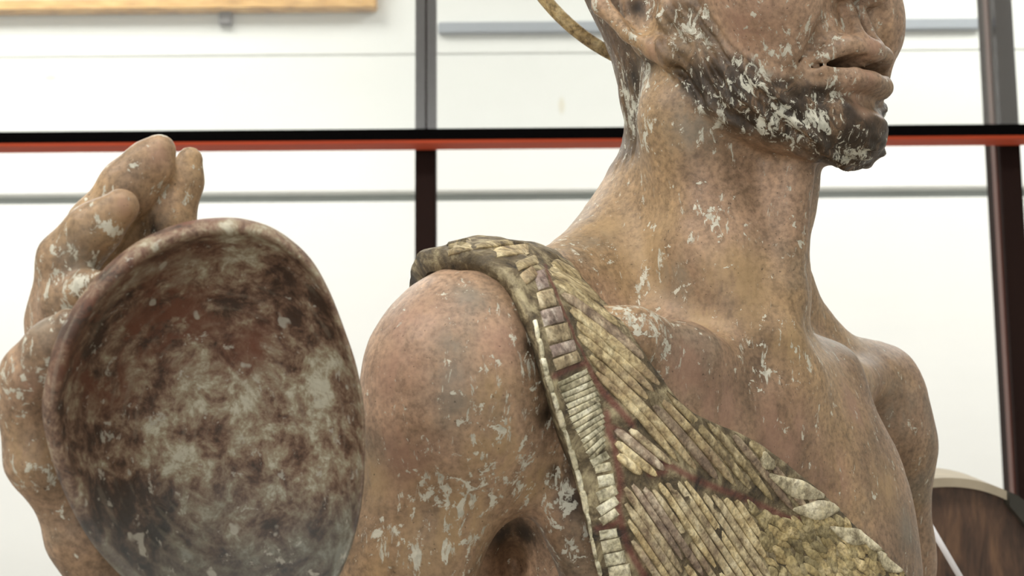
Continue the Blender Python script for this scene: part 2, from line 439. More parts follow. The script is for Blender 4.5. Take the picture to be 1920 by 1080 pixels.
# ---- neck and trunk (pixel, depth offset from 850 mm)
chain([pc(1365, 190, 12, 150), pc(1360, 330, 8, 160), pc(1345, 560, 0, 158), pc(1330, 720, 0, 150)], k=16)
chain([pc(1270, 320, 30, 84), pc(1180, 500, 20, 95), pc(960, 630, -60, 100)], k=34)       # near trapezius
chain([pc(1400, 470, 50, 100), pc(1500, 655, 100, 68), pc(1640, 715, 140, 58)], k=20)     # far trapezius
chain([pc(1232, 60, -8, 30), pc(1275, 220, -30, 36), pc(1340, 470, -36, 40), pc(1425, 690, -58, 22)], k=30)     # sternomastoid, near
chain([pc(1482, 310, -30, 46), pc(1456, 560, -38, 50), pc(1451, 640, -48, 42), pc(1447, 710, -52, 12)], k=9)     # throat
chain([pc(1425, 708, -62, 30), pc(1290, 662, -88, 34), pc(1190, 630, -108, 34), pc(1000, 600, -126, 46)], k=18)  # near clavicle
chain([pc(1500, 715, -34, 28), pc(1560, 700, 20, 30), pc(1640, 720, 110, 30)], k=24)       # far clavicle
ell(P(1330, 1190, 30), (128, 92, 165), BODY_AX, k=20)                                       # rib cage
ell(P(1290, 1750, 40), (115, 82, 260), BODY_AX, k=40)                                       # waist
chain([pc(1330, 830, -20, 205), pc(940, 770, -105, 165)], k=30)                             # near girdle
chain([pc(1370, 870, 5, 170), pc(1530, 815, 85, 66)], k=26)                               # far girdle
ell(P(1190, 940, -92), (62, 26, 56), BODY_AX, k=24)                                         # near pectoral
ell(P(1556, 1020, 0), (52, 26, 66), BODY_AX, k=26)                                           # far pectoral
chain([pc(985, 1030, -28, 150), pc(1020, 1500, -20, 150)], k=20)                            # flank below the arm
chain([pc(1090, 530, -15, 60), pc(965, 552, -80, 58), pc(880, 580, -125, 62)], k=20)          # ridge of the near shoulder
# near arm
ell(P(866, 728, -132), (R(166, -132), R(180, -132), R(206, -132)), k=20)
chain([pc(852, 720, -132, 155), pc(790, 1060, -130, 140), pc(770, 1500, -120, 130)], k=20)
cut(ell, P(964, 1125, -135), (R(66, -150), 92, R(118, -150)), k=20)                          # arm pit
# far arm
ell(P(1645, 795, 140), (R(100, 140), R(120, 140), R(140, 140)), k=18)
chain([pc(1650, 850, 150, 98), pc(1656, 1050, 165, 86), pc(1650, 1500, 180, 80)], k=16)
cut(ell, P(1450, 690, -84), (R(34, -60), 16, R(36, -60)), k=22)                             # notch above the breast bone
# forearm and hand
chain([pc(770, 1500, -120, 130), pc(640, 1520, -160, 140), pc(360, 1330, -190, 120), pc(280, 1180, -200, 92)], k=24)
chain([pc(280, 1180, -200, 92), pc(175, 990, -206, 72), pc(110, 800, -208, 66), pc(140, 620, -208, 68)], k=14)   # palm behind the bowl
chain([pc(54, 770, -236, 46), pc(62, 700, -243, 54), pc(96, 650, -248, 44), pc(128, 606, -252, 28)], k=6)      # thumb
chain([pc(54, 770, -236, 46), pc(72, 860, -234, 52), pc(165, 1010, -222, 60), pc(250, 1120, -212, 76)], k=10)
chain([pc(100, 600, -222, 52), pc(128, 490, -232, 52), pc(175, 432, -236, 46), pc(226, 388, -236, 36)], k=6)         # fingers
chain([pc(150, 520, -212, 50), pc(182, 425, -213, 52), pc(240, 352, -214, 50), pc(282, 306, -214, 42), pc(302, 278, -214, 26)], k=5)
chain([pc(200, 520, -205, 44), pc(315, 420, -203, 50), pc(345, 340, -203, 36), pc(356, 300, -203, 24)], k=3)
chain([pc(96, 650, -222, 46), pc(118, 566, -236, 38), pc(170, 540, -244, 30), pc(205, 532, -246, 22)], k=5)
# nails
cut(ell, P(302, 300, -226), (R(20, -220), 2.2, R(28, -220)), k=1.5)
cut(ell, P(238, 384, -245), (R(18, -240), 2.2, R(24, -240)), k=1.5)

# ---- dense grid near the surface, then surface nets
def surface_nets(lo, hi, h, zones, band=4.5):
    n = np.ceil((np.array(hi) - np.array(lo)) / h / 4).astype(int) * 4 + 1
    ax = [lo[i] + h * np.arange(n[i]) for i in range(3)]
    cx = [a[::4] for a in ax]
    G = np.stack(np.meshgrid(*cx, indexing='ij'), -1)
    # locality: evaluate slab by slab in small bricks
    C = np.empty(G.shape[:3], np.float32); b = 14
    for i in range(0, G.shape[0], b):
        for j in range(0, G.shape[1], b):
            for k in range(0, G.shape[2], b):
                g = G[i:i + b, j:j + b, k:k + b]; C[i:i + b, j:j + b, k:k + b] = sdf_chunk(g.reshape(-1, 3), zones).reshape(g.shape[:3])
    def up(A, axis):
        A = np.moveaxis(A, axis, 0); m = A.shape[0]
        out = np.empty(((m - 1) * 4 + 1,) + A.shape[1:], np.float32)
        for q in range(4): out[q::4][:m - 1] = A[:-1] * (1 - q / 4) + A[1:] * (q / 4)
        out[-1] = A[-1]; return np.moveaxis(out, 0, axis)
    Fd = up(up(up(C, 0), 1), 2)
    idx = np.argwhere(np.abs(Fd) < band)
    key = (idx // 16); key = (key[:, 0] * 1000 + key[:, 1]) * 1000 + key[:, 2]
    order = np.argsort(key, kind='stable'); idx = idx[order]; key = key[order]
    cuts = np.flatnonzero(np.diff(key)) + 1
    pts = np.stack([ax[i][idx[:, i]] for i in range(3)], 1)
    val = np.empty(len(pts), np.float32)
    for s, e in zip(np.r_[0, cuts], np.r_[cuts, len(pts)]): val[s:e] = sdf_chunk(pts[s:e], zones)
    Fd[idx[:, 0], idx[:, 1], idx[:, 2]] = val
    S = Fd < 0
    cnt = np.zeros(tuple(n - 1), np.int8)
    sl = lambda o: tuple(slice(q, q + m - 1) for q, m in zip(o, n))
    corners = [(i, j, k) for i in (0, 1) for j in (0, 1) for k in (0, 1)]
    for o in corners: cnt += S[sl(o)]
    cells = np.argwhere((cnt > 0) & (cnt < 8))
    vid = np.full(tuple(n - 1), -1, np.int32); vid[cells[:, 0], cells[:, 1], cells[:, 2]] = np.arange(len(cells))
    acc = np.zeros((len(cells), 3)); w = np.zeros(len(cells))
    for o in corners:
        for axn in range(3):
            if o[axn]: continue
            o2 = list(o); o2[axn] = 1
            va = Fd[cells[:, 0] + o[0], cells[:, 1] + o[1], cells[:, 2] + o[2]]; vb = Fd[cells[:, 0] + o2[0], cells[:, 1] + o2[1], cells[:, 2] + o2[2]]
            m = (va < 0) != (vb < 0); t = np.where(m, va / (va - vb + 1e-12), 0)
            q = np.repeat(np.array([o], float), len(cells), 0); q[:, axn] = t
            acc[m] += q[m]; w[m] += 1
    V = np.array(lo) + h * (cells + acc / w[:, None])
    F = []
    for axn in range(3):
        a1, a2 = [(1, 2), (2, 0), (0, 1)][axn]
        s0 = [slice(1, m - 1) for m in n]; s0[axn] = slice(0, n[axn] - 1); s1 = list(s0); s1[axn] = slice(1, n[axn])
        A, B = S[tuple(s0)], S[tuple(s1)]
        e = np.argwhere(A != B); flip = A[e[:, 0], e[:, 1], e[:, 2]]
        off = np.array([1, 1, 1]); off[axn] = 0; e = e + off
        def cell(d1, d2):
            c = e.copy(); c[:, a1] -= d1; c[:, a2] -= d2; return vid[c[:, 0], c[:, 1], c[:, 2]]
        quad = np.stack([cell(1, 1), cell(0, 1), cell(0, 0), cell(1, 0)], 1)
        quad[~flip] = quad[~flip][:, ::-1]; F.append(quad)
    F = np.concatenate(F)
    return V, F[(F >= 0).all(1)]

def vnoise(p, seed=0):
    """smooth value noise on (N,3) arrays, about -1..1"""
    i = np.floor(p).astype(np.int64); f = p - i; f = f * f * (3 - 2 * f); out = 0
    for a in (0, 1):
        for b in (0, 1):
            for c in (0, 1):
                hsh = ((i[:, 0] + a) * 374761393 + (i[:, 1] + b) * 668265263 + (i[:, 2] + c) * 2147483647 + seed * 974634777) & 0xffffffff
                hsh = ((hsh ^ (hsh >> 13)) * 1274126177) & 0xffffffff; hsh = (hsh ^ (hsh >> 16)) & 0xffff
                w = (f[:, 0] if a else 1 - f[:, 0]) * (f[:, 1] if b else 1 - f[:, 1]) * (f[:, 2] if c else 1 - f[:, 2])
                out = out + w * (hsh / 32767.5 - 1)
    return out
def project(p, level, zones=('body',), it=6):
    p = np.array(p, float)
    for _ in range(it):
        p = p - grad(p, zones) * (sdf(p, zones) - level)[:, None] * 0.9
    return p
def grid_faces(n, m, off=0, flip=False):
    i, j = np.meshgrid(np.arange(n - 1), np.arange(m - 1), indexing='ij'); a = (i * m + j).ravel() + off
    q = np.stack([a, a + 1, a + m + 1, a + m], 1)
    return q[:, ::-1] if flip else q

# ------------------------------------------------------------------ the shell bowl held in the hand
def build_bowl(mat, parent):
    rim_px = [(425, 412), (480, 418), (530, 438), (585, 484), (622, 546), (652, 622), (675, 692), (688, 765), (691, 845), (687, 925), (673, 1005),
              (640, 1090), (590, 1150), (510, 1195), (410, 1200), (310, 1160), (225, 1085), (162, 1010), (108, 900), (80, 790), (88, 710), (112, 630), (170, 540), (250, 466), (340, 424)]
    pl_c = P(385, 800, -252)
    n = np.array([math.sin(math.radians(16)), -math.cos(math.radians(16)), -math.tan(math.radians(8))]); n /= np.linalg.norm(n)
    def on_plane(u, v):
        d = np.array([(u - 960) / FPX, 1.0, (540 - v) / FPX]); return d * (n @ pl_c) / (n @ d)
    O = np.array([on_plane(u, v) for u, v in rim_px]); m = 120
    O = crom(np.concatenate([O[-2:], O, O[:3]]), (len(O) + 4) * 24 + 1)[48:-48]
    seg = np.r_[0, np.cumsum(np.linalg.norm(np.diff(O, axis=0), axis=1))]
    O = np.stack([np.interp(np.linspace(0, seg[-1], m, endpoint=False), seg, O[:, k]) for k in range(3)], 1)
    co = on_plane(385, 800); ci = on_plane(398, 800)
    prof = [(0.0, 38), (0.15, 37.6), (0.3, 36), (0.45, 33), (0.58, 29), (0.7, 23.5), (0.8, 17), (0.87, 10.5), (0.905, 6), (0.922, 3), (0.93, 1.3), (0.942, 0.2), (0.958, 0.0),
            (0.975, 0.8), (0.99, 2.8), (1.0, 5), (1.0, 9), (0.985, 15), (0.95, 22), (0.86, 31), (0.72, 38), (0.5, 42), (0.25, 44), (0.0, 44.5)]
    V = []; F = []
    tt = np.arange(m) / m * 2 * math.pi
    for i_, (r, z) in enumerate(prof):
        w = min(1, max(0, (0.985 - r) / 0.08)) if i_ < 14 else 0
        c = co * (1 - w) + ci * w
        sc = r
        ring = c + (O - co) * sc - n * z
        if 0.25 < r < 0.9 and i_ < 10:
            wob = 0.5 * np.sin(3 * tt + 9 * r) * math.sin(r * 55)
            ring = ring - n * wob[:, None]
        V.append(ring)
    V = np.concatenate(V)
    for i in range(len(prof) - 1):
        a = i * m + np.arange(m); b = i * m + (np.arange(m) + 1) % m
        F.append(np.stack([a, b, b + m, a + m], 1))
    o = mesh_obj('shell_bowl', to_world(V), np.concatenate(F), mat, parent)
    bm = bmesh.new(); bm.from_mesh(o.data); bmesh.ops.remove_doubles(bm, verts=bm.verts, dist=1e-5)
    bmesh.ops.recalc_face_normals(bm, faces=bm.faces); bm.to_mesh(o.data); bm.free()
    o.data.polygons.foreach_set('use_smooth', [True] * len(o.data.polygons))
    s = o.modifiers.new('smooth', 'SUBSURF'); s.levels = 1; s.render_levels = 1
    return o

# ------------------------------------------------------------------ the leaf drape over the shoulder
DRAPE_T = 7.0
VEINS = [([(1022, 500), (1052, 566), (1078, 628), (1100, 680)], 4), ([(1100, 680), (1070, 690), (1040, 706)], 6), ([(1102, 684), (1126, 728), (1160, 766), (1186, 796)], 8),
         ([(1138, 775), (1142, 810), (1152, 840), (1163, 905), (1161, 960), (1176, 1020), (1205, 1075), (1220, 1100)], 8), ([(1150, 802), (1200, 832), (1250, 878), (1218, 890)], 6),
         ([(1232, 856), (1290, 892), (1340, 914), (1400, 936), (1450, 958), (1486, 974), (1545, 968)], 7), ([(1120, 992), (1145, 985), (1162, 975)], 7)]
def build_drape(mat, parent):
    rows = [  # left edge, midrib, right edge of the outer face; a third number is a depth offset for places the camera does not see
        ((775, 660, -50), (880, 680, 0), (1010, 700, 40)),
        ((767, 545, -84), (850, 530, -45), (985, 540, 12)),
        ((781, 476, -118), (870, 453, -85), (985, 458, -18)),
        ((850, 468, -140), (955, 448, -104), (1040, 466, -46)),
        ((903, 478), (992, 466), (1062, 485, -62)),
        ((942, 502), (1022, 500), (1092, 517, -80)),
        ((985, 572), (1052, 565), (1137, 568, -104)),
        ((1008, 640), (1078, 626), (1182, 628, -124)),
        ((1022, 700), (1103, 684), (1228, 690)),
        ((1042, 770), (1133, 748), (1290, 764)),
        ((1062, 840), (1150, 830), (1345, 794)),
        ((1085, 920), (1163, 905), (1428, 834)),
        ((1106, 1010), (1165, 970), (1530, 912)),
        ((1126, 1090), (1190, 1040), (1620, 1000)),
        ((1150, 1180), (1235, 1115), (1710, 1085)),
        ((1180, 1290), (1300, 1210), (1800, 1190)),
    ]
    C = np.zeros((len(rows), 3, 3))
    for i, r in enumerate(rows):
        for j, q in enumerate(r):
            C[i, j] = P(*q) if len(q) == 3 else march([q], DRAPE_T)[0][0]
    flat = project(C.reshape(-1, 3), DRAPE_T).reshape(C.shape); C[4:, :2] = flat[4:, :2]; C[8:] = flat[8:]
    nt_, ns = 230, 84
    G = crom(C, nt_)                                             # (nt,3,3)
    s = np.linspace(0, 1, ns); out = np.zeros((nt_, ns, 3))
    for j, sv in enumerate(s):
        if sv < 0.4: f = sv / 0.4; out[:, j] = G[:, 0] * (1 - f) + G[:, 1] * f
        else: f = (sv - 0.4) / 0.6; out[:, j] = G[:, 1] * (1 - f) + G[:, 2] * f
    pts = project(out.reshape(-1, 3), DRAPE_T, it=5)
    on = np.clip((np.linspace(0, len(rows) - 1, nt_) - 3.2) / 1.2, 0, 1); on = np.repeat(on * on * (3 - 2 * on), ns)[:, None]
    rowi = np.repeat(np.linspace(0, len(rows) - 1, nt_), ns); sv = np.tile(s, nt_)
    on = on * (1 - 0.95 * np.clip((sv - 0.5) / 0.4, 0, 1) * np.clip((8 - rowi) / 1.5, 0, 1))[:, None]      # the edge at the neck stands free of the skin
    pts = out.reshape(-1, 3) * (1 - on) + pts * on
    g3 = pts.reshape(nt_, ns, 3); nrm = np.cross(np.gradient(g3, axis=0), np.gradient(g3, axis=1)).reshape(-1, 3)
    nrm /= np.linalg.norm(nrm, axis=1, keepdims=True) + 1e-9
    gn = grad(pts); nrm *= np.sign((nrm * gn).sum(1).mean())
    nrm = nrm * (1 - on) + gn * on; nrm /= np.linalg.norm(nrm, axis=1, keepdims=True) + 1e-9
    tg = np.linspace(0, 1, nt_)[:, None] + 0 * s[None]; sg = s[None] + 0 * tg
    edge = np.minimum(sg, 1 - sg).ravel()
    # fold and edge relief
    lift = 0.9 * vnoise(pts / 14.0, 5) + 0.5 * vnoise(pts / 5.0, 6)
    lift -= 0.5 * np.clip(1 - edge / 0.02, 0, 1)
    top = pts + nrm * lift[:, None]
    si = np.clip(0.085 + s * 0.86, 0, 1) * (ns - 1); j0 = np.minimum(si.astype(int), ns - 2); fr_ = (si - j0)[None, :, None]     # the underside is narrower: the edges are undercut
    n3 = nrm.reshape(nt_, ns, 3); low = pts.reshape(nt_, ns, 3) - n3 * (DRAPE_T + 2.0)
    uc = np.clip((np.linspace(0, len(rows) - 1, nt_) - 4.5) / 2.5, 0, 1)[:, None, None]
    bot = (low * (1 - uc) + (low[:, j0] * (1 - fr_) + low[:, j0 + 1] * fr_) * uc).reshape(-1, 3)
    n = nt_ * ns
    F = [grid_faces(nt_, ns), grid_faces(nt_, ns, n, True)]
    ring = np.r_[np.arange(ns), np.arange(1, nt_) * ns + ns - 1, (nt_ - 1) * ns + np.arange(ns - 2, -1, -1), np.arange(nt_ - 2, 0, -1) * ns]
    r2 = np.roll(ring, -1)
    F.append(np.stack([ring, ring + n, r2 + n, r2], 1))
    o = mesh_obj('leaf_drape', to_world(np.concatenate([top, bot])), np.concatenate(F), mat, parent)
    vein = np.zeros(len(pts))
    for line, r in VEINS:
        h = march(crom(np.array(line, float), 4 * len(line)), DRAPE_T)[0]
        for a_, b_ in zip(h[:-1], h[1:]):
            ab = b_ - a_; t_ = np.clip((pts - a_) @ ab / (ab @ ab + 1e-9), 0, 1); d = np.linalg.norm(pts - a_ - t_[:, None] * ab, axis=1)
            vein = np.maximum(vein, np.clip(1.4 - d / (r * 0.21), 0, 1))
    at = o.data.attributes.new('vein', 'FLOAT', 'POINT'); at.data.foreach_set('value', np.r_[vein, 0 * vein].astype(np.float32))
    bm = bmesh.new(); bm.from_mesh(o.data); bmesh.ops.recalc_face_normals(bm, faces=bm.faces); bm.to_mesh(o.data); bm.free()
    o.data.polygons.foreach_set('use_smooth', [True] * len(o.data.polygons))
    return o

# ---- leaf blades: raised pieces laid on the drape
from mathutils.bvhtree import BVHTree
class Sheet:
    """finds where the pixel rays meet a mesh, with a smooth normal"""
    def __init__(s, o):
        me = o.data; s.tree = BVHTree.FromPolygons([v.co for v in me.vertices], [tuple(p.vertices) for p in me.polygons]); s.o = Vector((0, 0, CAM_Z))
    def hit(s, u, v):
        d = Vector(W(u, v, 1.0)) - s.o
        return s.tree.ray_cast(s.o, d.normalized())
_INV = cam.matrix_world.inverted()
def cam_depth(p): return -(_INV @ Vector(p)).z
def blade(name, sheet, line, width, mat, parent, height=0.0014, n=8, taper=(0.35, 0.12), ramp=(0.16, 0.22)):
    """a raised lens along a pixel polyline; returns None where the sheet is missed"""
    ln = crom(np.array(line, float), n); tg = np.gradient(ln, axis=0); tg /= np.linalg.norm(tg, axis=1, keepdims=True) + 1e-9
    nm = np.stack([-tg[:, 1], tg[:, 0]], 1); V = []; xs = (-1.0, -0.93, -0.4, 0.4, 0.93, 1.0); hs = (-0.8, 0.85, 1.0, 0.95, 0.75, -0.8)
    c_ = sheet.hit(*ln[n // 2]); last = cam_depth(c_[0]) if c_[0] is not None else None; lastn = c_[1]
    for i in range(n):
        f = i / (n - 1)
        w = width * min(1.0, taper[0] + (1 - taper[0]) * min(1, f / ramp[0]), taper[1] + (1 - taper[1]) * min(1, (1 - f) / ramp[1])) * 0.5
        row = []
        for x, h in zip(xs, hs):
            e = 1.0 if 0 < i < n - 1 else -0.3
            u, v = ln[i] + nm[i] * w * x
            loc, no, _, dist = sheet.hit(u, v)
            if loc is None:
                if last is None: return None
                loc, no, _, _ = sheet.tree.find_nearest(Vector(W(u, v, last)))
                no = lastn
            last = cam_depth(loc); lastn = no
            row.append((loc, no, h * e * height))
        V.append(row)
    nb = Vector((0, 0, 0))
    for r in V:
        for l, no, h in r: nb += no
    nb.normalize(); dists = [(l - sheet.o).length for r in V for l, _, _ in r]
    if max(dists) - min(dists) > 0.12: return None
    verts = [tuple(l + (no * 0.5 + nb * 0.5) * h) for r in V for l, no, h in r]
    o = mesh_obj(name, verts, grid_faces(n, 6), mat, parent, smooth=True)
    o.data.polygons.foreach_set('use_smooth', [0 < q % 5 < 4 for q in range(len(o.data.polygons))])
    if nb.dot(o.data.polygons[len(o.data.polygons) // 2].normal) < 0: o.data.flip_normals()
    return o
def inside(poly, p):
    x, y = p; c = False; j = len(poly) - 1
    for i in range(len(poly)):
        if (poly[i][1] > y) != (poly[j][1] > y) and x < (poly[j][0] - poly[i][0]) * (y - poly[i][1]) / (poly[j][1] - poly[i][1]) + poly[i][0]: c = not c
        j = i
    return c
def lay_blades(drape, M):
    rng = random.Random(7); sh = Sheet(drape); count = 0
    def flow(zone, ang, pitch, lmin, lmax, name, mats, height, gap=3.0, jitter=2.0, taper=(0.35, 0.12)):
        xs = [p[0] for p in zone]; ys = [p[1] for p in zone]; c0 = ((min(xs) + max(xs)) / 2, (min(ys) + max(ys)) / 2)
        a0 = math.radians(ang(c0[1])); acr = (-math.sin(a0), math.cos(a0)); span = int(math.hypot(max(xs) - min(xs), max(ys) - min(ys)) / pitch) + 2
        for k in range(-span, span):
            # walk a lane both ways from its seed on the cross line
            seed = (c0[0] + acr[0] * k * pitch, c0[1] + acr[1] * k * pitch)
            pts = [seed]
            for sgn in (-1, 1):
                p = seed; acc = []
                for _ in range(140):
                    a = math.radians(ang(p[1])); p = (p[0] + sgn * math.cos(a) * 5, p[1] + sgn * math.sin(a) * 5); acc.append(p)
                pts = acc[::-1] + pts if sgn < 0 else pts + acc
            run = []; runs = []
            for p in pts + [(-9, -9)]:
                if inside(zone, p): run.append(p)
                else:
                    if len(run) >= 4: runs.append(run)
                    run = []
            for run in runs:
                i = 0
                while i < len(run) - 3:
                    L = int(rng.uniform(lmin, lmax) / 5); 
                    if len(run) - i - L < lmin / 8: L = len(run) - i
                    piece = run[i:i + L]; i += L
                    if len(piece) < 3: continue
                    q = [piece[0], piece[len(piece) // 2], piece[-1]]; j = rng.uniform(-jitter, jitter)
                    q = [(x + j * 0.5, y + rng.uniform(-1, 1)) for x, y in q]
                    blade(name, sh, q, (pitch - gap) * rng.uniform(0.85, 1.12), rng.choice(mats), drape, height * rng.uniform(0.75, 1.3), taper=taper)
    ZA = [(1026, 502), (1062, 576), (1090, 645), (1112, 692), (1136, 734), (1172, 762), (1206, 800), (1250, 858), (1330, 900), (1398, 922), (1446, 942), (1484, 962), (1545, 960), (1520, 918), (1440, 866), (1428, 836), (1400, 821), (1328, 789), (1292, 768), (1228, 694), (1178, 630), (1132, 572), (1092, 524), (1062, 492), (1036, 480)]
    flow(ZA, lambda v: float(np.interp(v, [500, 600, 700, 800, 900], [31, 38, 43, 49, 52])), 17.5, 170, 330, 'leaf_blade', M['A'], 0.0006, gap=0.8, jitter=1.0, taper=(0.4, 0.1))
    ZB = [(1150, 800), (1196, 806), (1262, 866), (1258, 882), (1226, 898), (1170, 884), (1154, 850)]
    flow(ZB, lambda v: 40.0, 17, 130, 180, 'leaf_blade', M['C'], 0.0008, gap=1, taper=(0.4, 0.1))
    ZC = [(1166, 905), (1222, 908), (1262, 886), (1330, 920), (1400, 942), (1425, 1000), (1450, 1090), (1480, 1185), (1285, 1185), (1222, 1092), (1187, 1030), (1170, 960)]
    flow(ZC, lambda v: 56.0, 14.5, 180, 330, 'leaf_strand', M['C'], 0.0006, gap=1.0, jitter=1.2, taper=(0.5, 0.2))
    ZD = [(1402, 944), (1446, 964), (1484, 980), (1540, 974), (1570, 968), (1615, 1005), (1655, 1040), (1696, 1085), (1760, 1160), (1480, 1170), (1448, 1092), (1428, 1000)]
    xs = [p[0] for p in ZD]; ys = [p[1] for p in ZD]; placed = []
    for _ in range(2500):
        q = (rng.uniform(min(xs), max(xs)), rng.uniform(min(ys), max(ys)))
        if not inside(ZD, q) or any((q[0] - p[0]) ** 2 + (q[1] - p[1]) ** 2 < 13 ** 2 for p in placed): continue
        placed.append(q); L = rng.uniform(26, 48); a = math.radians(50 + rng.uniform(-28, 28)); c, s_ = math.cos(a) * L / 2, math.sin(a) * L / 2
        blade('bark_scale', sh, [(q[0] - c, q[1] - s_), (q[0] + rng.uniform(-3, 3), q[1] + rng.uniform(-2, 2)), (q[0] + c, q[1] + s_)], rng.uniform(13, 22), rng.choice(M['D']), drape, rng.uniform(0.00025, 0.0006), n=6, taper=(0.15, 0.15), ramp=(0.4, 0.4))
    # curled leaflets along the neckline
    for (x, y, L, a, w) in [(1492, 910, 120, 22, 38), (1532, 952, 96, -4, 40), (1598, 1000, 92, 16, 34), (1640, 1016, 56, 24, 24), (1668, 1052, 62, 40, 30), (1440, 862, 40, 60, 26), (1560, 930, 60, 42, 18), (1620, 985, 54, 38, 16)]:
        c, s_ = math.cos(math.radians(a)) * L / 2, math.sin(math.radians(a)) * L / 2
        blade('curled_leaflet', sh, [(x - c, y - s_), (x - 3, y + 5), (x + c, y + s_)], w, M['E'][0], drape, 0.0013, taper=(0.05, 0.06), ramp=(0.5, 0.4), n=12)
    # rungs left of the midrib
    def ladder(left, right, n, mats, name='leaf_rung', gap=0.8, height=0.0008):
        L, Rr = crom(np.array(left, float), n + 1), crom(np.array(right, float), n + 1)
        for k in range(n):
            a, b = (L[k] + L[k + 1]) / 2, (Rr[k] + Rr[k + 1]) / 2
            d = (Rr[k] - L[k]); d /= np.linalg.norm(d); nrm = np.array([-d[1], d[0]])
            w = max(3.5, abs((L[k + 1] - L[k]) @ nrm) * 0.5 + abs((Rr[k + 1] - Rr[k]) @ nrm) * 0.5 - gap)
            blade(name, sh, [a + d * 1.5, (a + b) / 2, b - d * 2.5], w, mats[k % len(mats)], drape, height * rng.uniform(0.8, 1.25), n=6, taper=(0.95, 0.95))
    ladder([(1000, 512), (1004, 547), (1009, 583), (1018, 614), (1027, 648), (1033, 672), (1040, 699)], [(1022, 500), (1036, 541), (1053, 572), (1065, 603), (1079, 635), (1087, 656), (1095, 674)], 6, M['P'])
    ladder([(960, 492), (972, 512), (984, 540)], [(1008, 478), (1016, 492), (1000, 520)], 2, M['A'])
    ladder([(868, 460), (905, 466), (945, 484)], [(950, 450), (985, 458), (1006, 474)], 2, M['A'])
    ladder([(800, 470), (868, 461)], [(830, 455), (945, 449)], 1, M['A'])
    ladder([(1043, 718), (1050, 742), (1058, 766), (1069, 796), (1082, 818), (1094, 844), (1106, 868)], [(1104, 688), (1116, 714), (1127, 736), (1131, 760), (1137, 784), (1135, 808), (1138, 834)], 14, M['W'])
    ladder([(1104, 866), (1116, 886)], [(1140, 838), (1153, 884)], 2, M['W'])
    ladder([(1119, 888), (1118, 930), (1119, 966), (1127, 988)], [(1152, 890), (1160, 912), (1160, 936), (1160, 968)], 4, M['W'])
    ladder([(1120, 994), (1128, 1040), (1142, 1092), (1162, 1180)], [(1158, 990), (1172, 1030), (1192, 1085), (1240, 1170)], 6, M['W'])
    # slivers of the torn left edge
    edge = crom(np.array([(1000, 600), (1012, 650), (1022, 700), (1036, 745), (1052, 795), (1070, 850), (1086, 905), (1100, 965), (1112, 1030), (1126, 1085)], float), 40)
    for k in range(0, 38, 3):
        blade('edge_sliver', sh, [edge[k], edge[k + 1] + (2, 0), edge[min(39, k + 4)]], rng.uniform(6, 13), M['W'][k % len(M['W'])], drape, 0.0009, n=5)
